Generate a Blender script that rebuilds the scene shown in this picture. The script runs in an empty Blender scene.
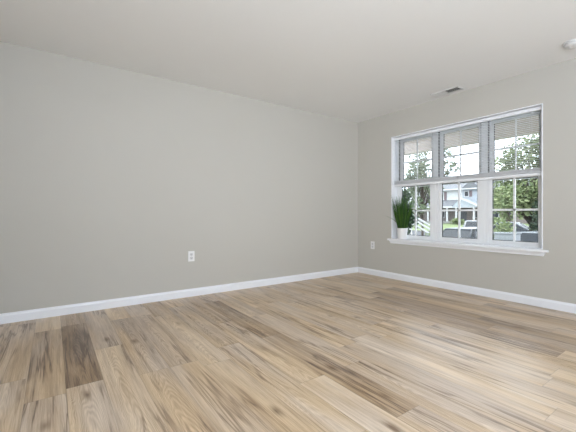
import bpy, math, random
from mathutils import Vector, Matrix, noise

C = bpy.context.scene.collection
S = bpy.context.scene
PI = math.pi

# ---------------------------------------------------------------- camera
X0, Y0, H = 4.081, 3.781, 2.44          # window wall plane, long wall plane, ceiling
XB, YR = -2.6, -2.6                     # the two walls behind the camera
cam_d = bpy.data.cameras.new('camera'); cam = bpy.data.objects.new('camera', cam_d); C.objects.link(cam)
cam.location = (0, 0, 0.9487)
cam.rotation_euler = (PI / 2, 0, math.radians(54.6853 - 90))
cam_d.sensor_width = 36; cam_d.lens = 333.14 * 36 / 576
cam_d.shift_y = -1.94 / 576
cam_d.clip_start = 0.05; cam_d.clip_end = 400
S.camera = cam

# ---------------------------------------------------------------- sky, sun, exposure
S.view_settings.view_transform = 'Standard'; S.view_settings.look = 'None'
S.view_settings.gamma = 1; S.view_settings.use_curve_mapping = False
S.view_settings.exposure = 0.0
W = bpy.data.worlds.new('overcast_sky'); S.world = W; W.use_nodes = True
wn = W.node_tree.nodes; wl = W.node_tree.links; wn.clear()
wo = wn.new('ShaderNodeOutputWorld'); wb = wn.new('ShaderNodeBackground')
tc = wn.new('ShaderNodeTexCoord'); mp = wn.new('ShaderNodeMapping'); mp.inputs['Scale'].default_value = (1.5, 1.5, 4)
nz = wn.new('ShaderNodeTexNoise'); nz.inputs['Scale'].default_value = 2.2; nz.inputs['Detail'].default_value = 5
cr = wn.new('ShaderNodeValToRGB')
cr.color_ramp.elements[0].position = 0.3; cr.color_ramp.elements[0].color = (0.80, 0.90, 1.08, 1)
cr.color_ramp.elements[1].position = 0.62; cr.color_ramp.elements[1].color = (0.95, 1.0, 1.06, 1)
wl.new(tc.outputs['Generated'], mp.inputs['Vector']); wl.new(mp.outputs[0], nz.inputs['Vector'])
wl.new(nz.outputs['Fac'], cr.inputs['Fac']); wl.new(cr.outputs[0], wb.inputs['Color'])
SKY = 5.2
wb.inputs['Strength'].default_value = SKY
wl.new(wb.outputs[0], wo.inputs['Surface'])
sd = bpy.data.lights.new('sun', 'SUN'); sd.energy = 1.2; sd.angle = math.radians(14); sd.color = (1, 0.96, 0.9)
so = bpy.data.objects.new('sun', sd); C.objects.link(so); so.rotation_euler = (math.radians(28), math.radians(-34), 0)

def area(name, loc, direction, sx, sy, power, col=(1, 1, 1)):
    d = bpy.data.lights.new(name, 'AREA'); d.shape = 'RECTANGLE'; d.size = sx; d.size_y = sy
    d.energy = power; d.color = col
    o = bpy.data.objects.new(name, d); C.objects.link(o); o.location = loc
    o.rotation_euler = Vector(direction).to_track_quat('-Z', 'Z').to_euler()
    return o
# fill light added at an invented second window, out of frame to the right
area('front_fill', (X0 + 0.17, -1.55, 1.335), (-1, 0, 0), 1.3, 1.48, 5, (0.88, 0.955, 1.05))
# fill added behind the camera, thrown at the ceiling and bounced through the room
area('ceiling_fill', (0.1, -1.25, 1.40), (0.15, 0.15, 1), 1.5, 1.5, 140, (0.80, 0.93, 1.13))

# soft fill light added behind the camera to lift the far corner
fl = area('corner_fill', (-1.9, -2.0, 0.95), (5.7, 5.6, 1.0), 1.5, 1.5, 38, (0.96, 0.975, 0.98))
fl.data.spread = math.radians(75)

# ---------------------------------------------------------------- node helpers
def new_mat(name):
    m = bpy.data.materials.new(name); m.use_nodes = True
    nt = m.node_tree
    return m, nt, nt.nodes['Principled BSDF'], nt.nodes['Material Output']
def plain(name, col, rough=0.5, metal=0.0, spec=0.5, var=0.0, vscale=8.0, bump=0.0, bscale=200.0):
    m, nt, b, o = new_mat(name)
    b.inputs['Roughness'].default_value = rough; b.inputs['Metallic'].default_value = metal
    b.inputs['Specular IOR Level'].default_value = spec
    b.inputs['Base Color'].default_value = (*col, 1)
    co = nt.nodes.new('ShaderNodeTexCoord')
    if var > 0:
        n = nt.nodes.new('ShaderNodeTexNoise'); n.inputs['Scale'].default_value = vscale; n.inputs['Detail'].default_value = 4
        r = nt.nodes.new('ShaderNodeValToRGB')
        r.color_ramp.elements[0].position = 0.25; r.color_ramp.elements[1].position = 0.75
        r.color_ramp.elements[0].color = (*[c * (1 - var) for c in col], 1)
        r.color_ramp.elements[1].color = (*[min(1, c * (1 + var)) for c in col], 1)
        nt.links.new(co.outputs['Object'], n.inputs['Vector']); nt.links.new(n.outputs['Fac'], r.inputs['Fac'])
        nt.links.new(r.outputs[0], b.inputs['Base Color'])
    if bump > 0:
        n2 = nt.nodes.new('ShaderNodeTexNoise'); n2.inputs['Scale'].default_value = bscale; n2.inputs['Detail'].default_value = 3
        bp = nt.nodes.new('ShaderNodeBump'); bp.inputs['Strength'].default_value = bump; bp.inputs['Distance'].default_value = 0.002
        nt.links.new(co.outputs['Object'], n2.inputs['Vector']); nt.links.new(n2.outputs['Fac'], bp.inputs['Height'])
        nt.links.new(bp.outputs[0], b.inputs['Normal'])
    return m
def leafy(name, c1, c2, c3, rough=0.6, scale=3.0, transl=0.25):
    m, nt, b, o = new_mat(name)
    g = nt.nodes.new('ShaderNodeNewGeometry')
    r = nt.nodes.new('ShaderNodeValToRGB')
    r.color_ramp.elements[0].color = (*c1, 1); r.color_ramp.elements[1].color = (*c3, 1)
    e = r.color_ramp.elements.new(0.5); e.color = (*c2, 1)
    nt.links.new(g.outputs['Random Per Island'], r.inputs['Fac'])
    nt.links.new(r.outputs[0], b.inputs['Base Color'])
    b.inputs['Roughness'].default_value = rough
    t = nt.nodes.new('ShaderNodeBsdfTranslucent'); mx = nt.nodes.new('ShaderNodeMixShader'); mx.inputs[0].default_value = transl
    nt.links.new(r.outputs[0], t.inputs['Color'])
    nt.links.new(b.outputs[0], mx.inputs[1]); nt.links.new(t.outputs[0], mx.inputs[2]); nt.links.new(mx.outputs[0], o.inputs['Surface'])
    return m
def glass_mat():
    m, nt, b, o = new_mat('window_glass'); nt.nodes.remove(b)
    tr = nt.nodes.new('ShaderNodeBsdfTransparent'); tr.inputs[0].default_value = (0.97, 0.985, 0.98, 1)
    gl = nt.nodes.new('ShaderNodeBsdfGlossy'); gl.inputs['Roughness'].default_value = 0.02
    fr = nt.nodes.new('ShaderNodeFresnel'); fr.inputs['IOR'].default_value = 1.45
    mx = nt.nodes.new('ShaderNodeMixShader')
    nt.links.new(fr.outputs[0], mx.inputs[0]); nt.links.new(tr.outputs[0], mx.inputs[1]); nt.links.new(gl.outputs[0], mx.inputs[2])
    nt.links.new(mx.outputs[0], o.inputs['Surface'])
    return m

def floor_mat():
    m, nt, b, o = new_mat('oak_plank'); N = nt.nodes; L = nt.links
    def math_(op, a, c=None, d=None):
        n = N.new('ShaderNodeMath'); n.operation = op
        for i, v in enumerate((a, c, d)):
            if v is None: continue
            if isinstance(v, (int, float)): n.inputs[i].default_value = v
            else: L.new(v, n.inputs[i])
        return n.outputs[0]
    uv = N.new('ShaderNodeUVMap'); uv.uv_map = 'plank'
    sx = N.new('ShaderNodeSeparateXYZ'); L.new(uv.outputs[0], sx.inputs[0])
    u, v = sx.outputs[0], sx.outputs[1]
    at = N.new('ShaderNodeAttribute'); at.attribute_name = 'seed'; seed = at.outputs['Fac']
    an = N.new('ShaderNodeAttribute'); an.attribute_name = 'tone'; tone = an.outputs['Fac']
    al = N.new('ShaderNodeAttribute'); al.attribute_name = 'length'; plen = al.outputs['Fac']
    def vec(a, c, d):
        n = N.new('ShaderNodeCombineXYZ')
        for i, q in enumerate((a, c, d)):
            if isinstance(q, (int, float)): n.inputs[i].default_value = q
            else: L.new(q, n.inputs[i])
        return n.outputs[0]
    def noise_(su, sv, detail, k, rough=0.55, dist=0.0):
        n = N.new('ShaderNodeTexNoise'); n.inputs['Scale'].default_value = 1; n.inputs['Detail'].default_value = detail
        n.inputs['Roughness'].default_value = rough; n.inputs['Distortion'].default_value = dist
        L.new(vec(math_('MULTIPLY', u, su), math_('MULTIPLY', v, sv), math_('MULTIPLY', seed, k)), n.inputs['Vector'])
        return n.outputs['Fac']
    fine = noise_(230, 5.0, 6, 91, 0.7)
    streak = noise_(40, 0.9, 5, 57, 0.62, 0.5)
    broad = noise_(7, 0.9, 3, 33, 0.5, 0.8)
    hue = noise_(5, 0.8, 2, 19, 0.5, 0.4)
    def ridge(n, k): return math_('POWER', math_('MAXIMUM', math_('SUBTRACT', 1.0, math_('MULTIPLY', math_('ABSOLUTE', math_('SUBTRACT', n, 0.5)), k)), 0.0), 1.3)
    def gate(n, a, c):
        q = N.new('ShaderNodeMapRange'); q.interpolation_type = 'SMOOTHSTEP'; q.inputs['From Min'].default_value = a; q.inputs['From Max'].default_value = c
        L.new(n, q.inputs['Value']); return q.outputs[0]
    # wandering dark mineral streaks and checks
    vein = math_('MULTIPLY', ridge(noise_(13, 0.6, 4, 43, 0.6, 0.5), 22.0), gate(noise_(7, 1.3, 2, 61), 0.44, 0.60))
    # cathedral figure: nested parabolas on some of the boards
    warp = noise_(9, 1.6, 3, 71, 0.5)
    du = math_('SUBTRACT', u, math_('ADD', 0.045, math_('MULTIPLY', warp, 0.09)))
    fig = math_('ADD', math_('MULTIPLY', math_('MULTIPLY', du, du), 1900), math_('MULTIPLY', math_('ADD', v, math_('MULTIPLY', warp, 0.9)), 9.0))
    rings = math_('MULTIPLY', math_('MULTIPLY_ADD', math_('SINE', math_('MULTIPLY', fig, 6.283)), 0.5, 0.5), gate(math_('FRACT', math_('MULTIPLY', seed, 7.31)), 0.45, 0.60))
    # knots, longer than wide, with a brown halo
    vo = N.new('ShaderNodeTexVoronoi'); vo.inputs['Scale'].default_value = 1
    L.new(vec(math_('MULTIPLY', u, 8.5), math_('MULTIPLY', v, 3.4), math_('MULTIPLY', seed, 47)), vo.inputs['Vector'])
    kd = math_('ADD', vo.outputs['Distance'], math_('MULTIPLY', math_('SUBTRACT', streak, 0.5), 0.35))
    cs = N.new('ShaderNodeSeparateColor'); L.new(vo.outputs['Color'], cs.inputs[0])
    kon = math_('GREATER_THAN', cs.outputs[0], 0.70)
    mr = N.new('ShaderNodeMapRange'); mr.inputs['From Min'].default_value = 0.31; mr.inputs['From Max'].default_value = 0.04
    L.new(kd, mr.inputs['Value'])
    knot = math_('MULTIPLY', math_('POWER', mr.outputs[0], 1.7), kon)
    t1 = math_('ADD', tone, math_('MULTIPLY', math_('SUBTRACT', streak, 0.5), 0.62))
    t2 = math_('ADD', t1, math_('MULTIPLY', math_('SUBTRACT', broad, 0.5), 0.60))
    t3 = math_('ADD', t2, math_('MULTIPLY', math_('SUBTRACT', fine, 0.5), 0.70))
    t4 = math_('SUBTRACT', t3, math_('MULTIPLY', rings, 0.15))
    t4 = math_('SUBTRACT', t4, math_('MULTIPLY', vein, 0.40))
    def ramp(cols):
        cr = N.new('ShaderNodeValToRGB'); E = cr.color_ramp.elements
        E[0].position = 0.0; E[0].color = (*cols[0], 1); E[1].position = 1.0; E[1].color = (*cols[4], 1)
        for p, c in zip((0.25, 0.5, 0.75), cols[1:4]):
            e = E.new(p); e.color = (*c, 1)
        L.new(t4, cr.inputs['Fac']); return cr.outputs[0]
    tan = ramp(((0.134, 0.075, 0.035), (0.297, 0.188, 0.098), (0.507, 0.349, 0.195), (0.691, 0.515, 0.314), (0.844, 0.676, 0.454)))
    grey = ramp(((0.127, 0.093, 0.074), (0.276, 0.213, 0.170), (0.472, 0.384, 0.314), (0.647, 0.552, 0.469), (0.805, 0.717, 0.639)))
    gm = N.new('ShaderNodeMix'); gm.data_type = 'RGBA'
    L.new(math_('MULTIPLY_ADD', gate(hue, 0.32, 0.68), 0.55, 0.12), gm.inputs['Factor']); L.new(tan, gm.inputs['A']); L.new(grey, gm.inputs['B'])
    km = N.new('ShaderNodeMix'); km.data_type = 'RGBA'; km.inputs['B'].default_value = (0.150, 0.078, 0.032, 1)
    L.new(math_('MULTIPLY', knot, 0.85), km.inputs['Factor']); L.new(gm.outputs['Result'], km.inputs['A'])
    # bevelled joints
    eu = math_('MINIMUM', u, math_('SUBTRACT', 0.178, u)); ev = math_('MINIMUM', v, math_('SUBTRACT', plen, v))
    ed = math_('MINIMUM', eu, ev)
    jr = N.new('ShaderNodeMapRange'); jr.inputs['From Min'].default_value = 0.0026; jr.inputs['From Max'].default_value = 0.0008
    L.new(ed, jr.inputs['Value'])
    jm = N.new('ShaderNodeMix'); jm.data_type = 'RGBA'; jm.inputs['B'].default_value = (0.10, 0.07, 0.05, 1)
    L.new(math_('MULTIPLY', jr.outputs[0], 0.26), jm.inputs['Factor']); L.new(km.outputs['Result'], jm.inputs['A'])
    L.new(jm.outputs['Result'], b.inputs['Base Color'])
    b.inputs['Specular IOR Level'].default_value = 0.6
    L.new(math_('MULTIPLY_ADD', fine, 0.10, 0.31), b.inputs['Roughness'])
    bp = N.new('ShaderNodeBump'); bp.inputs['Strength'].default_value = 0.25; bp.inputs['Distance'].default_value = 0.001
    L.new(math_('SUBTRACT', fine, jr.outputs[0]), bp.inputs['Height']); L.new(bp.outputs[0], b.inputs['Normal'])
    return m

def banded(name, c1, c2, per_m, axis, rough=0.6, width=0.15):
    """horizontal courses (siding, shingles): a dark lap line every course, as a texture of the surface"""
    m, nt, b, o = new_mat(name); N = nt.nodes; L = nt.links
    co = N.new('ShaderNodeTexCoord'); s = N.new('ShaderNodeSeparateXYZ'); L.new(co.outputs['Object'], s.inputs[0])
    q = N.new('ShaderNodeMath'); q.operation = 'MULTIPLY'; q.inputs[1].default_value = per_m; L.new(s.outputs[axis], q.inputs[0])
    f = N.new('ShaderNodeMath'); f.operation = 'FRACT'; L.new(q.outputs[0], f.inputs[0])
    g = N.new('ShaderNodeMath'); g.operation = 'LESS_THAN'; g.inputs[1].default_value = width; L.new(f.outputs[0], g.inputs[0])
    n = N.new('ShaderNodeTexNoise'); n.inputs['Scale'].default_value = 6; L.new(co.outputs['Object'], n.inputs['Vector'])
    mx = N.new('ShaderNodeMix'); mx.data_type = 'RGBA'; mx.inputs['A'].default_value = (*c1, 1); mx.inputs['B'].default_value = (*c2, 1)
    L.new(g.outputs[0], mx.inputs['Factor'])
    m2 = N.new('ShaderNodeMix'); m2.data_type = 'RGBA'; m2.blend_type = 'MULTIPLY'; m2.inputs['Factor'].default_value = 0.25
    L.new(mx.outputs['Result'], m2.inputs['A']); L.new(n.outputs['Color'], m2.inputs['B'])
    L.new(m2.outputs['Result'], b.inputs['Base Color']); b.inputs['Roughness'].default_value = rough
    return m
def brick_mat():
    m, nt, b, o = new_mat('red_brick'); N = nt.nodes; L = nt.links
    co = N.new('ShaderNodeTexCoord'); mp = N.new('ShaderNodeMapping'); mp.inputs['Rotation'].default_value = (PI / 2, 0, PI / 2)
    t = N.new('ShaderNodeTexBrick'); t.inputs['Scale'].default_value = 4.5
    t.inputs['Color1'].default_value = (0.085, 0.034, 0.026, 1); t.inputs['Color2'].default_value = (0.12, 0.052, 0.040, 1); t.inputs['Mortar'].default_value = (0.14, 0.12, 0.11, 1)
    L.new(co.outputs['Object'], mp.inputs[0]); L.new(mp.outputs[0], t.inputs['Vector']); L.new(t.outputs['Color'], b.inputs['Base Color'])
    b.inputs['Roughness'].default_value = 0.85
    return m

M = {
    'wall': plain('greige_wall_paint', (0.516, 0.501, 0.460), 0.7, spec=0.3, var=0.008, vscale=1.5, bump=0.05, bscale=350),
    'ceiling': plain('flat_white_ceiling_paint', (0.86, 0.86, 0.85), 0.9, spec=0.2, var=0.006, vscale=2, bump=0.05, bscale=300),
    'trim': plain('semigloss_white_trim_paint', (0.84, 0.86, 0.90), 0.35, spec=0.5),
    'vinyl': plain('white_vinyl', (0.83, 0.845, 0.865), 0.4),
    'gasket': plain('black_gasket', (0.035, 0.037, 0.04), 0.6),
    'slat': plain('white_blind_aluminium', (0.83, 0.845, 0.87), 0.4),
    'cord': plain('white_cord', (0.75, 0.75, 0.75), 0.8),
    'wand': plain('clear_wand', (0.8, 0.8, 0.82), 0.2),
    'glass': glass_mat(),
    'floor': floor_mat(),
    'plate': plain('white_plate_plastic', (0.80, 0.80, 0.80), 0.35),
    'slot': plain('dark_slot', (0.03, 0.03, 0.03), 0.6),
    'grey_slot': plain('receptacle_face', (0.62, 0.62, 0.64), 0.4),
    'screw': plain('screw_metal', (0.6, 0.6, 0.6), 0.35, 0.8),
    'vent': plain('white_enamel', (0.70, 0.70, 0.69), 0.45),
    'duct': plain('dark_duct', (0.02, 0.02, 0.018), 0.9),
    'pot': plain('white_glazed_ceramic', (0.80, 0.80, 0.80), 0.3, var=0.02),
    'soil': plain('dark_soil', (0.04, 0.03, 0.02), 0.95, var=0.3, vscale=60),
    'blade': leafy('grass_blade', (0.016, 0.060, 0.008), (0.04, 0.13, 0.015), (0.10, 0.23, 0.03), 0.5, transl=0.2),
}

# ---------------------------------------------------------------- mesh helpers
class MB:
    def __init__(s): s.v = []; s.f = []; s.smooth = []
    def add(s, vs, fs, smooth=False, mtx=None):
        n = len(s.v)
        s.v += [tuple(mtx @ Vector(p)) if mtx else tuple(p) for p in vs]
        for f in fs: s.f.append(tuple(i + n for i in f)); s.smooth.append(smooth)
        return s
    def box(s, a, b, mtx=None):
        x0, y0, z0 = a; x1, y1, z1 = b
        x0, x1 = min(x0, x1), max(x0, x1); y0, y1 = min(y0, y1), max(y0, y1); z0, z1 = min(z0, z1), max(z0, z1)
        return s.add([(x0, y0, z0), (x1, y0, z0), (x1, y1, z0), (x0, y1, z0), (x0, y0, z1), (x1, y0, z1), (x1, y1, z1), (x0, y1, z1)],
                     [(0, 3, 2, 1), (4, 5, 6, 7), (0, 1, 5, 4), (1, 2, 6, 5), (2, 3, 7, 6), (3, 0, 4, 7)], mtx=mtx)
    def prism(s, pts, ext, mtx=None):
        """closed planar polygon pts (3-D), extruded by the vector ext"""
        n = len(pts); e = Vector(ext)
        vs = [tuple(p) for p in pts] + [tuple(Vector(p) + e) for p in pts]
        return s.add(vs, [tuple(range(n))[::-1], tuple(range(n, 2 * n))] + [(i, (i + 1) % n, n + (i + 1) % n, n + i) for i in range(n)], mtx=mtx)
    def lathe(s, prof, seg=32, c=(0, 0, 0), mtx=None, smooth=True):
        vs = []; fs = []
        for r, z in prof:
            for k in range(seg):
                a = 2 * PI * k / seg; vs.append((c[0] + r * math.cos(a), c[1] + r * math.sin(a), c[2] + z))
        for i in range(len(prof) - 1):
            for k in range(seg):
                k2 = (k + 1) % seg; fs.append((i * seg + k, i * seg + k2, (i + 1) * seg + k2, (i + 1) * seg + k))
        if prof[0][0] > 1e-6: fs.append(tuple(range(seg))[::-1])
        if prof[-1][0] > 1e-6: fs.append(tuple((len(prof) - 1) * seg + k for k in range(seg)))
        return s.add(vs, fs, smooth, mtx)
    def tube(s, pts, rad, seg=8, smooth=True):
        pts = [Vector(p) for p in pts]; n = len(pts); vs = []; fs = []
        rad = rad if isinstance(rad, (list, tuple)) else [rad] * n
        for i, p in enumerate(pts):
            d = (pts[min(i + 1, n - 1)] - pts[max(i - 1, 0)]).normalized()
            a = d.orthogonal().normalized() if i == 0 else (a - d * a.dot(d)).normalized()
            b = d.cross(a)
            for k in range(seg):
                t = 2 * PI * k / seg; vs.append(tuple(p + (a * math.cos(t) + b * math.sin(t)) * rad[i]))
        for i in range(n - 1):
            for k in range(seg):
                k2 = (k + 1) % seg; fs.append((i * seg + k, i * seg + k2, (i + 1) * seg + k2, (i + 1) * seg + k))
        fs.append(tuple(range(seg))[::-1]); fs.append(tuple((n - 1) * seg + k for k in range(seg)))
        return s.add(vs, fs, smooth)
    def loft(s, rings, closed=True, caps=True, smooth=True):
        m = len(rings[0]); vs = [p for r in rings for p in r]; fs = []
        for i in range(len(rings) - 1):
            for k in range(m if closed else m - 1):
                k2 = (k + 1) % m; fs.append((i * m + k, i * m + k2, (i + 1) * m + k2, (i + 1) * m + k))
        if caps: fs.append(tuple(range(m))[::-1]); fs.append(tuple((len(rings) - 1) * m + k for k in range(m)))
        return s.add(vs, fs, smooth)
    def build(s, name, mat, parent=None, bevel=0.0, seg=2, origin=None, sub=0):
        me = bpy.data.meshes.new(name)
        vs = s.v
        if origin is not None: vs = [(p[0] - origin[0], p[1] - origin[1], p[2] - origin[2]) for p in vs]
        me.from_pydata(vs, [], s.f); me.update()
        me.polygons.foreach_set('use_smooth', s.smooth)
        me.materials.append(mat)
        o = bpy.data.objects.new(name, me); C.objects.link(o)
        if origin is not None: o.location = origin
        if parent is not None: o.parent = parent
        if bevel > 0:
            b = o.modifiers.new('bevel', 'BEVEL'); b.width = bevel; b.segments = seg; b.limit_method = 'ANGLE'; b.angle_limit = math.radians(35)
        if sub: q = o.modifiers.new('subsurf', 'SUBSURF'); q.levels = sub; q.render_levels = sub
        return o
def thing(name, label, cat, loc=(0, 0, 0), rz=0.0, group=None):
    o = bpy.data.objects.new(name, None); C.objects.link(o); o.location = loc; o.rotation_euler = (0, 0, rz)
    o.empty_display_size = 0.1
    tag(o, label, cat, group); return o
def tag(o, label, cat, group=None):
    o['label'] = label; o['category'] = cat
    if group: o['group'] = group
    return o
def struct(o): o['kind'] = 'structure'; return o
def holder(name, loc=(0, 0, 0)):
    o = bpy.data.objects.new(name, None); C.objects.link(o); o.location = loc; o.empty_display_size = 0.1
    return struct(o)

# ================================================================ THE ROOM
WT = 0.20
# floor: every board is a face with its own tone; edges at x = 0.0627 + 0.178 k, boards run along Y
def build_floor():
    rnd = random.Random(11); PW, PL = 0.178, 1.22
    vs = []; fs = []; uvs = []; tones = []; seeds = []; lens = []
    k0 = math.floor((XB - 0.0627) / PW); k1 = math.ceil((X0 - 0.0627) / PW)
    for k in range(k0, k1):
        xa, xb = 0.0627 + k * PW, 0.0627 + (k + 1) * PW
        off = 3.39 if k == 0 else Y0 + rnd.random() * PL
        y = off + PL
        while y > YR:
            ya, yb = y - PL, y
            t = rnd.choice((0.58, 0.62, 0.65, 0.66, 0.69, 0.71)) + rnd.uniform(-.03, .03)
            if rnd.random() < 0.10: t = rnd.uniform(0.38, 0.48)
            for (kk, yy), tt in FIXED.items():
                if kk == k and ya < yy <= yb: t = tt
            ca, cb, cx0, cx1 = max(ya, YR), min(yb, Y0), max(xa, XB), min(xb, X0)
            if cb - ca > 1e-4 and cx1 - cx0 > 1e-4:
                n = len(vs)
                vs += [(cx0, ca, 0), (cx1, ca, 0), (cx1, cb, 0), (cx0, cb, 0)]; fs.append((n, n + 1, n + 2, n + 3))
                uvs += [(cx0 - xa, ca - ya), (cx1 - xa, ca - ya), (cx1 - xa, cb - ya), (cx0 - xa, cb - ya)]
                tones.append(t); seeds.append(rnd.random()); lens.append(PL)
            y -= PL
    # slab below
    n = len(vs)
    vs += [(XB, YR, -.12), (X0, YR, -.12), (X0, Y0, -.12), (XB, Y0, -.12)]; fs.append((n, n + 3, n + 2, n + 1)); uvs += [(0, 0)] * 4
    tones.append(.3); seeds.append(0); lens.append(1)
    me = bpy.data.meshes.new('floor'); me.from_pydata(vs, [], fs); me.update()
    l = me.uv_layers.new(name='plank'); l.data.foreach_set('uv', [c for q in uvs for c in q])
    for nm, arr in (('tone', tones), ('seed', seeds), ('length', lens)):
        a = me.attributes.new(nm, 'FLOAT', 'FACE'); a.data.foreach_set('value', arr)
    me.materials.append(M['floor'])
    o = bpy.data.objects.new('floor', me); C.objects.link(o); struct(o)
# (board column, a y inside the board): tone
FIXED = {(0, 3.0): 0.30, (1, 3.3): 0.55, (-1, 3.0): 0.5}
build_floor()

c = MB().box((XB - WT, YR - WT, H), (X0 + WT, Y0 + WT, H + 0.6)); struct(c.build('ceiling', M['ceiling']))
b = MB().box((XB - WT, Y0, -0.12), (X0 + WT, Y0 + WT, H)); struct(b.build('wall_left', M['wall']))
# window wall with its opening
OY0, OY1, OZ0, OZ1 = 1.268, 3.128, 0.562, 2.082
b = MB(); b.box((X0, YR, -.12), (X0 + WT, -2.2, H)); b.box((X0, -.9, -.12), (X0 + WT, OY0, H))
b.box((X0, -2.2, -.12), (X0 + WT, -.9, .585)); b.box((X0, -2.2, 2.082), (X0 + WT, -.9, H)); b.box((X0, OY1, -.12), (X0 + WT, Y0, H))
b.box((X0, OY0, -.12), (X0 + WT, OY1, OZ0)); b.box((X0, OY0, OZ1), (X0 + WT, OY1, H))
struct(b.build('wall_front', M['wall']))
b = MB().box((XB - WT, YR - WT, -.12), (XB, Y0, H)); struct(b.build('wall_back', M['wall']))
SX0, SX1 = 2.2, 3.8
b = MB(); b.box((XB, YR - WT, -.12), (SX0, YR, H)); b.box((SX1, YR - WT, -.12), (X0 + WT, YR, H))
b.box((SX0, YR - WT, -.12), (SX1, YR, .6)); b.box((SX0, YR - WT, 2.08), (SX1, YR, H)); struct(b.build('wall_right', M['wall']))
b = MB()
for x in (SX0, (SX0 + SX1) / 2 - .025, SX1 - .05): b.box((x, YR - .14, .6), (x + .05, YR - .09, 2.08))
for z in (.6, 1.32, 2.03): b.box((SX0, YR - .14, z), (SX1, YR - .09, z + .05))
struct(b.build('window_5', M['vinyl']))  # unseen side window, invented to bring sky light toward the far corner
# invented second window, unseen to the right, put in to let daylight through
b = MB()
for y in (-2.2, -1.575, -.95): b.box((X0 + .09, y, .585), (X0 + .14, y + .05, 2.082))
for z in (.585, 1.34, 2.03): b.box((X0 + .09, -2.2, z), (X0 + .14, -.9, z + .05))
struct(b.build('window_4', M['vinyl']))

# baseboards: flat board with a moulded top edge
BB = [(0, 0), (0.014, 0), (0.014, 0.066), (0.0125, 0.070), (0.0115, 0.073), (0.0085, 0.077), (0.007, 0.083), (0.005, 0.0885), (0, 0.0885)]
b = MB().prism([(XB, Y0 - d, z) for d, z in BB], (X0 - XB, 0, 0)); struct(b.build('baseboard_left', M['trim']))
b = MB().prism([(X0 - d, YR, z) for d, z in BB], (0, Y0 - YR - 0.0, 0)); struct(b.build('baseboard_front', M['trim']))

# ---- window trim
RD = 0.125                                # depth from wall face to window frame
b = MB()
b.box((X0 - .001, OY1 - .012, .585), (X0 + RD, OY1 + .0, OZ1)); b.box((X0 - .001, OY0, .585), (X0 + RD, OY0 + .012, OZ1))
b.box((X0 - .001, OY0, OZ1 - .010), (X0 + RD, OY1, OZ1)); struct(b.build('trim_1', M['trim'], bevel=.0015))
b = MB()                                  # stool: nose with returned ends, tongue running back to the window frame
b.box((X0 - .048, 1.218, .562), (X0, 3.166, .588)); b.box((X0, OY0, .562), (X0 + RD, OY1, .588))
struct(b.build('trim_2', M['trim'], bevel=.005, seg=3))
AP = [(0, .562), (.034, .562), (.034, .556), (.028, .549), (.024, .540), (.021, .530), (.019, .520), (0, .520)]
b = MB()
r0 = [(X0 - d, 1.240 - 0.0 + (.562 - z) * 0.5, z) for d, z in AP]; r1 = [(X0 - d, 3.144 - (.562 - z) * 0.5, z) for d, z in AP]
b.loft([r0, r1], smooth=False); struct(b.build('trim_3', M['trim']))

# ---- three double-hung windows mulled together
FX = X0 + RD                              # interior face of the frames
ZB, ZM, ZT = 0.588, 1.368, OZ1            # sill, meeting line, head
def ring(b, xa, xb, ya, yb, za, zb, w, wb=None, wt=None):
    wb = wb or w; wt = wt or w
    b.box((xa, ya, za), (xb, ya + w, zb)); b.box((xa, yb - w, za), (xb, yb, zb))
    b.box((xa, ya + w, za), (xb, yb - w, za + wb)); b.box((xa, ya + w, zb - wt), (xb, yb - w, zb))
UW = (OY1 - OY0) / 3
for i in range(3):
    yb = OY1 - i * UW; ya = yb - UW; yc = (ya + yb) / 2
    w = holder(f'window_{i + 1}', (FX, yc, ZB))
    def loc(bm, nm, mat, par, bevel=0.002):
        o = bm.build(nm, mat, None, bevel); o.data.transform(Matrix.Translation((-FX, -yc, -ZB))); o.parent = par; return o
    b = MB(); ring(b, FX, FX + .078, ya, yb, ZB, ZT, .038, .022, .030); loc(b, 'frame', M['vinyl'], w, .003)
    b = MB()                                                          # dark weather strips down the sash tracks
    for yy, s_ in ((ya + .038, 1), (yb - .038, -1)):
        b.box((FX + .004, yy, ZM + .042), (FX + .030, yy + s_ * .005, ZT - .03))
    loc(b, 'weatherstrip', M['gasket'], w, 0)
    for nm, xa, za, zb, rb, rt in (('lower_sash', FX + .006, ZB + .022, ZM + .040, .034, .058), ('upper_sash', FX + .042, ZM - .030, ZT - .030, .058, .034)):
        b = MB(); sw = .043
        sya, syb = ya + .0405, yb - .0405
        ring(b, xa, xa + .032, sya, syb, za, zb, sw, rb, rt); s = loc(b, nm, M['vinyl'], w, .003)
        gya, gyb, gza, gzb = sya + sw, syb - sw, za + rb, zb - rt
        b = MB(); b.box((xa + .014, gya - .004, gza - .004), (xa + .018, gyb + .004, gzb + .004)); loc(b, 'pane', M['glass'], s, 0)
        b = MB(); mz = (gza + gzb) / 2; mw = .011 if nm == 'lower_sash' else .0075
        b.box((xa + .009, yc - mw, gza - .001), (xa + .0235, yc + mw, gzb + .001)); b.box((xa + .009, gya - .001, mz - mw), (xa + .0235, gyb + .001, mz + mw)); loc(b, 'muntin', M['vinyl'], s, .001)
        b = MB(); ring(b, xa + .010, xa + .022, gya - .001, gyb + .001, gza - .001, gzb + .001, .0075); loc(b, 'gasket', M['gasket'], s, 0)
        if nm == 'lower_sash':
            for yy in (ya + .20, yb - .20):
                b = MB(); b.box((xa - .008, yy - .028, za + .026), (xa + .001, yy + .028, za + .033)); loc(b, 'finger_lift', M['vinyl'], s, .002)
            b = MB(); b.box((xa + .002, yc - .022, zb), (xa + .03, yc + .022, zb + .010)); b.tube([(xa + .016, yc, zb + .010), (xa + .016, yc, zb + .016)], .010, 12); b.box((xa + .008, yc - .004, zb + .012), (xa + .018, yc + .04, zb + .018)); loc(b, 'sash_lock', M['vinyl'], s, .001)

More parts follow.
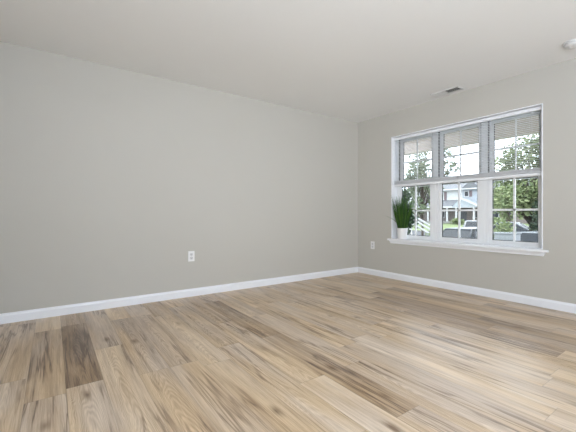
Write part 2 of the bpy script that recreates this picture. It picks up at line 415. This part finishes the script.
# ================================================================ THINGS IN THE ROOM
# ---- mini blind, lowered to the meeting rails and tilted open
BX = X0 + .062; BY0, BY1 = OY0 + .018, OY1 - .018
t = thing('window_blind', 'wide white mini blind lowered over the upper half of the triple window', 'blind', (BX, (BY0 + BY1) / 2, 1.34))
def bl(bm, nm, mat, par=t, bevel=0.0):
    o = bm.build(nm, mat, None, bevel); o.data.transform(Matrix.Translation((-BX, -(BY0 + BY1) / 2, -1.34))); o.parent = par; return o
b = MB(); HR = [(-.020, 2.030), (-.020, 2.066), (-.017, 2.068), (.017, 2.068), (.020, 2.066), (.020, 2.030)]
b.prism([(BX + x, BY0, z) for x, z in HR], (0, BY1 - BY0, 0)); hr = bl(b, 'headrail', M['slat'], bevel=.002)
b = MB()
for yy in (BY0 - .004, BY1 - .006):
    b = MB(); b.box((BX - .023, yy, 2.026), (BX + .023, yy + .010, 2.071)); bl(b, 'bracket', M['slat'])
def slat(b, z, tilt):
    k = 5; lo = []; up = []
    for i in range(k):
        q = -1 + 2 * i / (k - 1); x = q * .0125; zz = .0022 * (1 - q * q) + x * tilt
        lo.append((BX + x, zz + z))
    pts = [(x, BY0 + .002, z_) for x, z_ in lo] + [(x, BY0 + .002, z_ - .0005) for x, z_ in lo[::-1]]
    b.prism(pts, (0, BY1 - BY0 - .004, 0))
b = MB(); z = 1.441; n = 0
while z < 2.022: slat(b, z, -.065 + .02 * math.sin(n * 1.7)); z += .0195; n += 1
bl(b, 'slats', M['slat'])
b = MB(); z = 1.381
while z < 1.430: slat(b, z, 0.0); z += .0010
bl(b, 'stacked_slats', M['slat'])
b = MB(); b.box((BX - .013, BY0 + .001, 1.350), (BX + .013, BY1 - .001, 1.380)); bl(b, 'bottom_rail', M['slat'], bevel=.003)
b = MB()
for yy in (BY0 + .12, BY0 + .52, (BY0 + BY1) / 2, BY1 - .52, BY1 - .12):
    b = MB()
    for dx in (-.0130, .0130): b.tube([(BX + dx, yy, 1.36), (BX + dx, yy, 2.03)], .0007, 5)
    bl(b, 'ladder_cord', M['cord'])
b = MB(); b.tube([(BX - .024, BY0 + .09, 2.03), (BX - .026, BY0 + .09, 1.99), (BX - .027, BY0 + .088, 1.72)], .0032, 8); bl(b, 'tilt_wand', M['wand'])
b = MB(); b.tube([(BX - .022, 2.168, 2.03), (BX - .024, 2.168, 1.6), (BX - .022, 2.166, 1.335)], .0014, 6); b.lathe([(.002, 0), (.006, -.004), (.004, -.022), (0.001, -.024)][::-1], 10, (BX - .022, 2.166, 1.336)); bl(b, 'pull_cord', M['cord'])

# ---- potted grass on the stool
PX, PY, PZ = X0 + .040, 2.968, .588
t = thing('grass_plant', 'tall green ornamental grass in a white ceramic pot on the window sill', 'plant', (PX, PY, PZ))
b = MB(); b.lathe([(.001, .0), (.056, .0), (.060, .004), (.064, .030), (.070, .120), (.0735, .150), (.0735, .158), (.071, .160), (.068, .157), (.066, .135), (.001, .135)], 40); b.build('pot', M['pot'], t)
b = MB(); b.lathe([(.066, .130), (.0655, .140), (.04, .144), (.001, .145)], 24); b.build('soil', M['soil'], t)
rnd = random.Random(4); b = MB()
for i in range(300):
    a = rnd.uniform(0, 2 * PI); r0 = .060 * math.sqrt(rnd.random()); L_ = rnd.uniform(.27, .51) * (1.0 if rnd.random() < .8 else .75)
    lean = rnd.gauss(0.0, 0.08) + r0 * 2.7; curl = rnd.uniform(-.05, .14)
    if i in (3, 8, 15): lean, curl, L_ = .52, .55, .40
    w = rnd.uniform(.0035, .0060); rot = rnd.uniform(0, PI)
    p = Vector((r0 * math.cos(a), r0 * math.sin(a), .14)); seg = 7; ls = []
    if i == 3: a = PI * .56
    if i == 8: a = PI * 1.4
    if i == 15: a = PI * .8
    ang = lean
    for k in range(seg + 1):
        f = k / seg; ww = w * (0.7 + 0.6 * f if f < .4 else 1.0 - ((f - .4) / .6) ** 1.6) + .0002
        s_ = Vector((math.cos(rot), math.sin(rot), 0)); nrm = Vector((-math.sin(rot), math.cos(rot), 0)) * .0009
        q = p.copy()
        q.x = min(q.x, FX - .006 - PX - .010); q.y = min(q.y, 0.145) if q.x > -.042 else q.y
        ls.append([tuple(q - s_ * ww), tuple(q + nrm), tuple(q + s_ * ww), tuple(q - nrm * .3)])
        p = p + Vector((math.sin(ang) * math.cos(a), math.sin(ang) * math.sin(a), math.cos(ang))) * (L_ / seg); ang += curl / seg * 2
    b.loft(ls, smooth=True)
b.build('foliage', M['blade'], t)

# ---- duplex outlets
def outlet(loc, rz, label):
    t = thing('wall_outlet', label, 'outlet', loc, rz, 'duplex outlets low on the walls')
    b = MB(); b.box((-.037, 0, -.059), (.037, .006, .059)); b.build('cover_plate', M['plate'], t, .0025, 3)
    for z in (.0215, -.0215):
        b = MB(); b.box((-.0165, .005, z - .0145), (.0165, .0078, z + .0145)); r = b.build('receptacle', M['grey_slot'], t, .006, 3)
        b = MB(); b.box((-.008, .0077, z - .001), (-.0055, .0081, z + .008)); b.box((.0055, .0077, z - .001), (.008, .0081, z + .008)); b.tube([(0, .0077, z - .008), (0, .0081, z - .008)], .003, 10); b.build('slots', M['slot'], r)
    b = MB(); b.tube([(0, .0055, 0), (0, .0075, 0)], .003, 12); b.build('screw', M['screw'], t)
outlet((1.311, Y0, .462), PI, 'white duplex outlet low on the long blank wall')
outlet((X0, 3.474, .463), PI / 2, 'white duplex outlet below the window, beside the room corner')

# ---- ceiling register: two banks of louvres leaning opposite ways
VX0, VX1, VY0, VY1 = 3.845, 3.985, 2.02, 2.37
t = thing('ceiling_vent', 'white two-way ceiling air vent above the triple window', 'vent', ((VX0 + VX1) / 2, (VY0 + VY1) / 2, H))
VC = Vector(((VX0 + VX1) / 2, (VY0 + VY1) / 2, H))
def vn(bm, nm, mat, bevel=0): o = bm.build(nm, mat, None, bevel); o.data.transform(Matrix.Translation(-VC)); o.parent = t; return o
b = MB(); z0, z1 = H - .010, H - .0005
b.box((VX0, VY0, z0), (VX0 + .018, VY1, z1)); b.box((VX1 - .018, VY0, z0), (VX1, VY1, z1)); b.box((VX0, VY0, z0), (VX1, VY0 + .018, z1)); b.box((VX0, VY1 - .018, z0), (VX1, VY1, z1))
b.box((VX0, (VY0 + VY1) / 2 - .006, z0), (VX1, (VY0 + VY1) / 2 + .006, z1)); vn(b, 'frame', M['vent'], .003)
b = MB(); b.box((VX0 + .015, VY0 + .015, H - .0022), (VX1 - .015, VY1 - .015, H - .0006)); vn(b, 'duct_opening', M['duct'])
for side in (0, 1):
    ya, yb = (VY0 + .018, (VY0 + VY1) / 2 - .006) if side == 0 else ((VY0 + VY1) / 2 + .006, VY1 - .018)
    s_ = 1 if side == 0 else -1                      # near bank opens towards the camera side, the far bank shows its blades
    y = ya + .006
    while y < yb - .004:
        pts = [(y - s_ * .0045, H - .0115), (y + s_ * .0045, H - .0028), (y + s_ * .0053, H - .0032), (y - s_ * .0037, H - .0119)]
        b = MB(); b.prism([(VX0 + .0175, p, q) for p, q in pts], (VX1 - VX0 - .035, 0, 0)); vn(b, 'louvre', M['vent'])
        y += .0128

# ---- smoke detector
t = thing('smoke_detector', 'round white smoke detector on the ceiling near the window wall', 'smoke detector', (3.70, .925, H))
b = MB(); b.lathe([(.001, -.010), (.076, -.010), (.078, -.006), (.078, 0.0), (.001, 0)][::-1], 40); b.build('mounting_base', M['vent'], t)
b = MB(); b.lathe([(.066, -.010), (.068, -.022), (.062, -.034), (.045, -.040), (.030, -.041), (.001, -.0415)], 40); cv = b.build('cover', M['vent'], t)
b = MB(); b.lathe([(.0685, -.0155), (.0688, -.017), (.0685, -.0205), (.066, -.0205), (.066, -.0155)], 40); b.build('sensor_slots', M['grey_slot'], cv)
b = MB(); b.lathe([(.001, -.0435), (.010, -.0435), (.011, -.041), (.001, -.041)][::-1], 20, (-.02, .02, 0)); b.build('test_button', M['grey_slot'], cv)

# ================================================================ OUTSIDE
M.update({
    'soffit': plain('beige_porch_boards', (0.610, 0.541, 0.497), 0.7, var=0.04),
    'concrete': plain('concrete', (0.179, 0.175, 0.168), 0.9, var=0.1),
    'asphalt': plain('asphalt', (0.042, 0.045, 0.050), 0.85, var=0.2, vscale=1.5),
    'lawn': plain('lawn', (0.128, 0.163, 0.064), 0.9, var=0.25, vscale=1.2),
    'siding': banded('white_siding', (0.410, 0.421, 0.414), (0.353, 0.367, 0.371), 6.0, 2),
    'siding_blue': banded('pale_blue_siding', (0.288, 0.317, 0.342), (0.238, 0.266, 0.295), 6.0, 2),
    'shingle': banded('grey_shingle', (0.128, 0.133, 0.141), (0.102, 0.107, 0.115), 5.0, 2, 0.9),
    'brick': brick_mat(),
    'white': plain('white_exterior_paint', (0.374, 0.378, 0.382), 0.5),
    'shutter': plain('mauve_shutter', (0.094, 0.064, 0.069), 0.6),
    'darkglass': plain('dark_window_glass', (0.018, 0.022, 0.027), 0.12, spec=0.25),
    'door': plain('dark_door', (0.035, 0.039, 0.048), 0.5),
    'bark': plain('bark', (0.051, 0.039, 0.030), 0.95, var=0.3, vscale=12),
    'leaf_mid': leafy('mid_green_leaves', (0.094, 0.130, 0.052), (0.169, 0.216, 0.095), (0.281, 0.316, 0.156)),
    'leaf_pale': leafy('pale_green_leaves', (0.072, 0.104, 0.056), (0.137, 0.176, 0.097), (0.216, 0.252, 0.155)),
    'leaf_dark': leafy('dark_evergreen_leaves', (0.011, 0.025, 0.013), (0.022, 0.045, 0.022), (0.045, 0.076, 0.038)),
    'car_silver': plain('silver_car_paint', (0.179, 0.192, 0.205), 0.25, 0.3),
    'car_blue': plain('slate_blue_car_paint', (0.022, 0.027, 0.036), 0.35, 0.0),
    'car_white': plain('white_car_paint', (0.282, 0.287, 0.291), 0.25),
    'tyre': plain('tyre_rubber', (0.017, 0.017, 0.017), 0.9),
    'rim': plain('alloy_rim', (0.214, 0.214, 0.222), 0.3, 0.8),
    'tail': plain('red_lens', (0.249, 0.012, 0.012), 0.25),
    'head': plain('clear_lens', (0.300, 0.307, 0.321), 0.15),
    'cabinet': plain('grey_cabinet_paint', (0.197, 0.209, 0.222), 0.5),
})
# ground: near bank, parking lot, lawn climbing to the houses
def ground(name, pts, m):
    b = MB(); top = [tuple(p) for p in pts]; b.prism(top, (0, 0, -.15)); struct(b.build(name, m))
ground('ground', [(X0 + WT, -14, -1.05), (11.5, -14, -1.2), (11.5, 30, -1.2), (X0 + WT, 30, -1.05)], M['lawn'])
ground('parking_lot', [(11.5, -20, -1.2), (36.5, -20, -1.2), (36.5, 60, -1.2), (11.5, 60, -1.2)], M['asphalt'])
ground('lawn', [(36.5, -20, -1.05), (50, -20, -0.28), (50, 60, -0.28), (36.5, 60, -1.05)], M['lawn'])
ground('ground', [(50, -20, -.3), (140, -40, -.3), (140, 110, -.3), (50, 60, -.3)], M['lawn'])
b = MB().box((36.4, -20, -1.22), (36.62, 60, -1.03)); struct(b.build('kerb', M['concrete']))
# porch over the window
b = MB().box((X0 + WT, -1.2, -.30), (6.1, 6.4, -.10)); struct(b.build('porch_floor', M['concrete']))
b = MB(); b.box((X0 + WT, -1.2, 2.36), (6.2, 6.4, 2.48)); struct(b.build('porch_ceiling', M['soffit']))
b = MB(); b.box((5.83, -1.2, 2.165), (5.98, 6.4, 2.36)); struct(b.build('porch_beam', M['soffit']))
for y in (-.9, 6.1):
    b = MB(); b.box((5.83, y - .075, -.10), (5.98, y + .075, 2.165)); b.box((5.80, y - .10, -.10), (6.01, y + .10, .05)); b.box((5.80, y - .10, 2.08), (6.01, y + .10, 2.165)); struct(b.build('porch_column', M['white']))

# ---- vegetation
def tree(name, label, cat, loc, clusters, n, size, mat, trunk_r=.10, seed=0, group=None, trunk_h=None):
    rnd = random.Random(seed)
    t = thing(name, label, cat, loc, 0, group)
    top = max(c_[2] for c_ in clusters)
    b = MB(); th = trunk_h or top * .8
    mean = Vector((sum(c_[0] for c_ in clusters) / len(clusters), sum(c_[1] for c_ in clusters) / len(clusters), 0))
    b.tube([(0, 0, -.1), (mean.x * .1, mean.y * .1, th * .4), (mean.x * .5, mean.y * .5, th)], [trunk_r * 1.3, trunk_r, trunk_r * .45], 9)
    b.build('trunk', M['bark'], t)
    b = MB()
    for (cx, cy, cz, r, rz) in clusters:
        h0 = min(cz * .65, th * .85)
        b.tube([(mean.x * .3 * h0 / th, mean.y * .3 * h0 / th, h0 * .9), ((cx + mean.x * .2) * .5, (cy + mean.y * .2) * .5, (cz + h0) * .52), (cx, cy, cz)], [trunk_r * .5, trunk_r * .32, trunk_r * .12], 6)
        for q in range(4):
            d = Vector((rnd.gauss(0, 1), rnd.gauss(0, 1), rnd.gauss(0, .8))).normalized()
            b.tube([(cx, cy, cz), (cx + d.x * r * .8, cy + d.y * r * .8, cz + d.z * rz * .8)], [trunk_r * .14, trunk_r * .05], 5)
    b.build('branches', M['bark'], t)
    b = MB(); wsum = sum(c_[3] ** 2 for c_ in clusters)
    for (cx, cy, cz, r, rz) in clusters:
        for q in range(int(n * r * r / wsum)):
            d = Vector((rnd.gauss(0, 1), rnd.gauss(0, 1), rnd.gauss(0, 1))).normalized() * (rnd.random() ** .45)
            p = Vector((cx + d.x * r, cy + d.y * r, cz + d.z * rz))
            if noise.noise(p * (1.6 / max(r, .4)) + Vector((seed, 0, 0))) < -.18: continue
            s_ = size * rnd.uniform(.6, 1.3)
            ax = Vector((rnd.gauss(0, 1), rnd.gauss(0, 1), rnd.gauss(0, .6))).normalized(); sd_ = ax.orthogonal().normalized()
            sd_.rotate(Matrix.Rotation(rnd.uniform(0, 6.28), 3, ax)); nn = ax.cross(sd_) * .12
            b.add([p, p + ax * s_ * .5 + sd_ * s_ * .32 + nn * s_, p + ax * s_, p + ax * s_ * .5 - sd_ * s_ * .32 + nn * s_], [(0, 1, 2), (0, 2, 3)])
    b.build('foliage', mat, t)
    return t
def blob(cx, cy, cz, R, Rz, k, seed, r0=.45):
    rnd = random.Random(seed); out = []
    for i in range(k):
        d = Vector((rnd.gauss(0, 1), rnd.gauss(0, 1), rnd.gauss(0, 1))).normalized() * (rnd.random() ** .4)
        r = R * rnd.uniform(r0 * .8, r0 * 1.2)
        out.append((cx + d.x * (R - r * .6), cy + d.y * (R - r * .6), cz + d.z * (Rz - r * .6), r, r * .8))
    return out
tree('leafy_tree', 'broad pale green leafy tree filling the right third of the window view', 'tree', (21, 7.0, -1.2), blob(0, -.3, 3.9, 2.5, 2.9, 22, 3, .40) + [(0, 1.55, 4.3, .75, .6), (0, 1.1, 5.2, .8, .6), (0, 1.75, 3.5, .6, .6), (0, -.6, 6.0, 1.0, .7), (0, .3, 5.6, 1.1, .8), (.3, .9, 4.6, .9, .8), (0, -1.2, 5.2, 1.0, .9)], 11000, .22, M['leaf_mid'], .16, 5)
tree('leafy_tree', 'taller distant tree behind the broad leafy tree and the parked cars', 'tree', (35, 13.6, -1.1), blob(0, 0, 3.4, 2.6, 2.6, 12, 8, .45), 2600, .34, M['leaf_mid'], .2, 8)
tree('leafy_tree', 'sparse tree behind the potted grass, branches reaching toward the white house', 'tree', (14, 9.0, -1.2), blob(0, .1, 3.7, 1.35, 1.55, 12, 12, .40) + [(-.3, -1.25, 4.55, .50, .4), (-.2, -1.55, 4.1, .38, .3), (-.1, -1.0, 4.9, .4, .3), (-.1, -1.2, 3.9, .32, .3)], 3300, .15, M['leaf_pale'], .05, 12)
tree('evergreen_shrub', 'tall dark evergreen shrub outside, directly behind the potted grass', 'shrub', (8.2, 5.78, -1.12), [(0, 0, .4, .34, .5), (0, 0, 1.1, .33, .5), (0, .02, 1.8, .28, .45), (0, .05, 2.4, .20, .35)], 5200, .11, M['leaf_dark'], .04, 21)
tree('round_shrub', 'low round shrub in front of the white stair railing', 'shrub', (9.4, 5.75, -1.15), [(0, 0, .55, .5, .5), (.1, -.25, .9, .42, .4), (0, .28, 1.0, .45, .45), (.05, 0, 1.25, .36, .35)], 1900, .09, M['leaf_pale'], .03, 23)
tree('conifer', 'narrow dark conifer at the right edge of the window view', 'tree', (17.6, 5.66, -1.2), [(0, 0, .5, .5, .6), (0, 0, 1.2, .42, .6), (0, 0, 1.9, .32, .5), (0, 0, 2.5, .2, .4)], 1700, .13, M['leaf_dark'], .06, 25)
tree('hedge_bush', 'leafy green bush beneath the broad leafy tree behind the parked car', 'shrub', (17.8, 7.08, -1.2), [(0, 0, .6, .55, .6), (0, .38, .8, .52, .6), (0, -.36, .8, .5, .6), (.1, .1, 1.3, .55, .6)], 1800, .16, M['leaf_mid'], .04, 27)
tree('porch_bush', 'yellow green bush on the lawn by the white house porch', 'shrub', (46.2, 24.3, -.5), [(0, -.5, .4, .5, .4), (0, .4, .45, .5, .4), (0, 0, .6, .5, .35)], 700, .26, M['leaf_mid'], .04, 29)
tree('porch_bush', 'clipped green bush at the foot of the brick house', 'shrub', (45.5, 19.4, -.5), [(0, -.6, .6, .8, .6), (0, .5, .7, .9, .7)], 700, .28, M['leaf_mid'], .04, 31)

# ---- white stair railing climbing to the neighbour's door, and its stoop
t = thing('stair_railing', 'white stair railing sloping down outside beside the potted grass', 'railing', (12.0, 7.9, -1.2))
A_, B_ = Vector((-.25, .18, 2.12)), Vector((1.0, -.24, 1.45))
for dz in (0, -.16, -.34):
    b = MB(); d_ = (B_ - A_); nrm = Vector((-d_.y, d_.x, 0)).normalized() * .03
    pts = [A_ + Vector((0, 0, dz)) - nrm, A_ + Vector((0, 0, dz)) + nrm, A_ + Vector((0, 0, dz + .075)) + nrm, A_ + Vector((0, 0, dz + .075)) - nrm]
    b.prism(pts, d_); b.build('rail', M['white'], t)
for P_ in (A_, B_):
    b = MB(); b.box((P_.x - .05, P_.y - .05, 0), (P_.x + .05, P_.y + .05, P_.z + .16)); b.box((P_.x - .07, P_.y - .07, P_.z + .16), (P_.x + .07, P_.y + .07, P_.z + .20)); b.build('post', M['white'], t)
b = MB()
for k in range(4):
    b.box((11.9 + k * .30, 7.6, -1.22), (12.2 + k * .30, 8.9, -.35 - k * .21))
o = b.build('stone_steps', M['concrete']); struct(o)

# ---- white townhouse and brick townhouse across the lot
HX = 50.0
t = thing('townhouse', 'white sided two storey townhouse with grey roof and white porch posts', 'house', (HX, 26.5, -.3))
def hp(bm, nm, m, par=t, bev=0):
    o = bm.build(nm, m, None, bev); o.data.transform(Matrix.Translation((-HX, -26.5, .3))); o.parent = par; return o
b = MB(); b.box((HX, 25.6, 1.9), (HX + 9, 36, 4.75)); hp(b, 'upper_wall', M['siding'])
b = MB(); b.box((HX - .02, 22.9, 1.9), (HX + 8.9, 25.6, 4.75)); hp(b, 'side_bay', M['siding_blue'])
for y in (22.85, 25.5): b = MB(); b.box((HX - .05, y, 1.9), (HX + .1, y + .2, 4.75)); hp(b, 'corner_board', M['white'])
b = MB(); b.box((HX, 22.9, -.3), (HX + 9, 36, 1.9)); hp(b, 'brick_wall', M['brick'])
b = MB(); b.prism([(HX - .5, 22.6, 4.62), (HX - .5, 22.6, 4.75), (HX + 4.5, 22.6, 6.0), (HX + 9.5, 22.6, 4.75), (HX + 9.5, 22.6, 4.62)], (0, 13.7, 0)); rf = hp(b, 'roof', M['shingle'])
b = MB(); b.box((HX - .56, 22.6, 4.56), (HX - .48, 36.3, 4.76)); hp(b, 'gutter', M['white'], rf)
b = MB(); b.prism([(HX - .6, 22.7, 4.78), (HX - .6, 25.4, 4.78), (HX - .6, 24.05, 5.75)], (5, 0, 0)); hp(b, 'roof_gable', M['shingle'], rf)
for (ya, yb, za, zb) in ((24.55, 25.25, 3.5, 4.35), (30.2, 31.4, 2.9, 4.3), (26.6, 27.4, 3.2, 4.4)):
    if ya == 26.6: continue
    b = MB(); ring(b, HX - .10, HX, ya, yb, za, zb, .08); w_ = hp(b, 'window', M['white'])
    b = MB(); b.box((HX - .05, ya + .08, za + .08), (HX - .03, yb - .08, zb - .08)); hp(b, 'pane', M['darkglass'], w_)
for (ya, yb) in ((27.95, 28.35), (24.1, 24.5), (31.5, 31.9)):
    b = MB(); b.box((HX - .07, ya, 2.75 if ya > 27 else 3.5), (HX, yb, 4.4)); hp(b, 'shutter', M['shutter'])
b = MB(); b.prism([(HX - 2.6, 25.8, 1.98), (HX - 2.6, 25.8, 2.10), (HX, 25.8, 3.1), (HX, 25.8, 1.98)], (0, 8, 0)); hp(b, 'porch_roof', M['shingle'])
b = MB(); b.box((HX - 2.68, 22.0, 1.85), (HX - 2.56, 33.8, 2.08)); hp(b, 'porch_fascia', M['white'])
b = MB(); b.prism([(HX - 2.7, 22.1, 1.95), (HX - 2.7, 25.7, 1.95), (HX - 2.7, 24.5, 3.15)], (2.7, 0, 0)); hp(b, 'porch_gable', M['siding_blue'])
b = MB(); b.prism([(HX - 2.85, 21.9, 1.90), (HX - 2.85, 21.9, 2.10), (HX - 2.85, 24.55, 3.36), (HX - 2.85, 24.55, 3.14)], (.2, 0, 0)); hp(b, 'rake_board', M['white'])
b = MB(); b.box((HX - 2.7, 22.0, -.4), (HX, 33.8, -.12)); hp(b, 'porch_deck', M['concrete'])
for y in (26.45, 25.1, 22.65, 29.5, 32.6):
    b = MB(); b.box((HX - 2.66, y - .10, -.12), (HX - 2.50, y + .10, 1.9)); hp(b, 'porch_post', M['white'])
for (ya, yb, za, zb) in ((24.9, 25.9, -.1, 1.7),):
    b = MB(); b.box((HX - .06, ya, za), (HX, yb, zb)); hp(b, 'front_door', M['door'])
for (ya, yb, za, zb) in ((28.2, 29.6, .4, 1.7), (26.0, 26.5, .2, 1.6), (23.2, 23.7, .4, 1.6)):
    b = MB(); ring(b, HX - .10, HX, ya, yb, za, zb, .06); w_ = hp(b, 'window', M['white'])
    b = MB(); b.box((HX - .05, ya + .06, za + .06), (HX - .03, yb - .06, zb - .06)); hp(b, 'pane', M['darkglass'], w_)

t = thing('townhouse', 'red brick townhouse half hidden behind the broad leafy tree', 'house', (HX + 1, 17.5, -.3))
def hp2(bm, nm, m, par=t):
    o = bm.build(nm, m); o.data.transform(Matrix.Translation((-HX - 1, -17.5, .3))); o.parent = par; return o
b = MB(); b.box((HX + 1, 12, -.3), (HX + 9, 22.5, 4.6)); hp2(b, 'brick_wall', M['brick'])
b = MB(); b.prism([(HX + .5, 11.7, 4.5), (HX + .5, 11.7, 4.65), (HX + 5, 11.7, 5.9), (HX + 9.5, 11.7, 4.65), (HX + 9.5, 11.7, 4.5)], (0, 10.85, 0)); hp2(b, 'roof', M['shingle'])
for ya in (13.0, 16.2, 19.0, 20.9):
    for za in (.4, 2.9):
        b = MB(); ring(b, HX + .9, HX + 1, ya, ya + 1.0, za, za + 1.3, .08); w_ = hp2(b, 'window', M['white'])
        b = MB(); b.box((HX + .95, ya + .08, za + .08), (HX + .97, ya + .92, za + 1.22)); hp2(b, 'pane', M['darkglass'], w_)

# ---- parked cars
def car(label, loc, rz, paint, L_=4.5, Wd=1.76, Ht=1.45, hood=.28, wagon=False):
    """local +X is the front"""
    t = thing('car', label, 'car', loc, rz, 'cars parked outside the window')
    hl = L_ / 2; belt = .92
    side = [(-hl + .05, .28), (-hl, .45), (-hl + .02, .80), (-hl + .10, belt - .02), (-hl * .55, belt), (hl * .32, belt), (hl * .62, belt - .06), (hl - .22, .74), (hl - .02, .60), (hl, .42), (hl - .08, .26), (0, .20)]
    b = MB(); rings = []
    for y, sc, dz in ((-Wd / 2, .965, .03), (-Wd / 2 + .06, .99, .0), (-Wd / 4, 1, -.015), (Wd / 4, 1, -.015), (Wd / 2 - .06, .99, 0), (Wd / 2, .965, .03)):
        rings.append([(x * sc, y, z + (dz if z < .6 else -dz)) for x, z in side])
    b.loft(rings, smooth=False); b.build('body', M[paint], t, .03, 2)
    xr, xf = (-hl + .16, hl * .36); tr, tf = ((-hl * .78) if wagon else -hl * .45, hl * .06)
    wb, wt = Wd / 2 - .05, Wd / 2 - .24
    base = [(xr, -wb, belt - .02), (xf, -wb, belt - .02), (xf, wb, belt - .02), (xr, wb, belt - .02)]
    top = [(tr, -wt, Ht - .05), (tf, -wt, Ht - .05), (tf, wt, Ht - .05), (tr, wt, Ht - .05)]
    b = MB(); b.loft([base, top], smooth=False); b.build('windows', M['darkglass'], t)
    b = MB(); b.loft([[(tr - .05, -wt - .02, Ht - .06), (tf + .07, -wt - .02, Ht - .06), (tf + .07, wt + .02, Ht - .06), (tr - .05, wt + .02, Ht - .06)], [(tr, -wt, Ht - .02), (tf, -wt, Ht - .02), (tf, wt, Ht - .02), (tr, wt, Ht - .02)], [(tr + .2, -wt * .7, Ht), (tf - .2, -wt * .7, Ht), (tf - .2, wt * .7, Ht), (tr + .2, wt * .7, Ht)]], smooth=False); b.build('roof', M[paint], t, .02)
    for i in range(4):
        b = MB(); b.tube([base[i], top[i]], .035, 6); b.build('pillar', M[paint], t)
    for s_ in (-1, 1):
        b = MB(); m_ = (tr + tf) / 2; b.tube([(m_, s_ * wb, belt - .02), (m_, s_ * wt, Ht - .05)], .035, 6); b.build('pillar', M[paint], t)
        b = MB(); b.box((-hl - .005, s_ * (Wd / 2 - .36) - .16, .62), (-hl + .10, s_ * (Wd / 2 - .36) + .16, .82)); b.build('tail_light', M['tail'], t, .02)
        b = MB(); b.box((hl - .14, s_ * (Wd / 2 - .34) - .17, .52), (hl - .01, s_ * (Wd / 2 - .34) + .17, .64)); b.build('headlight', M['head'], t, .02)
        b = MB(); b.box((hl * .30, s_ * (Wd / 2 + .02) - .07, belt), (hl * .30 + .10, s_ * (Wd / 2 + .02) + .07, belt + .12)); b.build('mirror', M[paint], t, .02)
        for x in (-hl * .60, hl * .60):
            R_ = Matrix.Translation((x, s_ * (Wd / 2 - .10), .32)) @ Matrix.Rotation(-s_ * PI / 2, 4, 'X')
            b = MB(); b.lathe([(.20, -.10), (.30, -.10), (.32, -.07), (.32, .08), (.30, .115), (.20, .115)], 24, mtx=R_); w_ = b.build('wheel', M['tyre'], t)
            b = MB(); b.lathe([(.001, .09), (.06, .10), (.19, .105), (.205, .11), (.205, -.08), (.001, -.08)], 20, mtx=R_); b.build('rim', M['rim'], w_)
    return t
car('nearest parked car, silver wagon side-on behind the grey ribbed cabinet', (15.9, 5.35, -1.2), PI / 2, 'car_silver', 4.6, 1.8, 1.46, wagon=True)
car('silver car parked beneath the broad leafy tree, behind the nearest wagon', (27.2, 11.0, -1.2), PI / 2 + .15, 'car_silver', 4.4, 1.76, 1.56)
car('dark slate car parked nose toward the window, next to the nearest wagon', (17.3, 8.98, -1.2), PI + .06, 'car_blue', 4.5, 1.78, 1.42)
car('white car parked at the kerb near the townhouse porch', (33.5, 16.0, -1.2), PI + .5, 'car_white', 4.5, 1.78, 1.50, wagon=True)

# ---- ribbed utility cabinet
t = thing('utility_cabinet', 'light grey ribbed utility cabinet standing before the nearest parked car', 'cabinet', (13.0, 5.16, -1.2))
b = MB(); b.box((-.02, -.33, .08), (.45, .33, 1.44)); b.build('housing', M['cabinet'], t, .01)
b = MB(); b.box((-.06, -.36, 1.44), (.49, .36, 1.50)); b.build('lid', M['car_silver'], t, .01)
b = MB(); b.box((-.05, -.38, 0), (.48, .38, .09)); b.build('plinth', M['concrete'], t)
for k, (ya, yb) in enumerate(((-.31, -.01), (.01, .31))):
    b = MB(); b.box((-.035, ya, .14), (-.018, yb, 1.40))
    for q in range(5): y = ya + .05 + q * .05; b.box((-.043, y - .008, .20), (-.030, y + .008, 1.34))
    d_ = b.build('door', M['cabinet'], t)
    if k == 1:
        b = MB(); b.box((-.075, ya + .012, .78), (-.03, ya + .035, 1.02)); b.build('handle', M['gasket'], d_, .004)
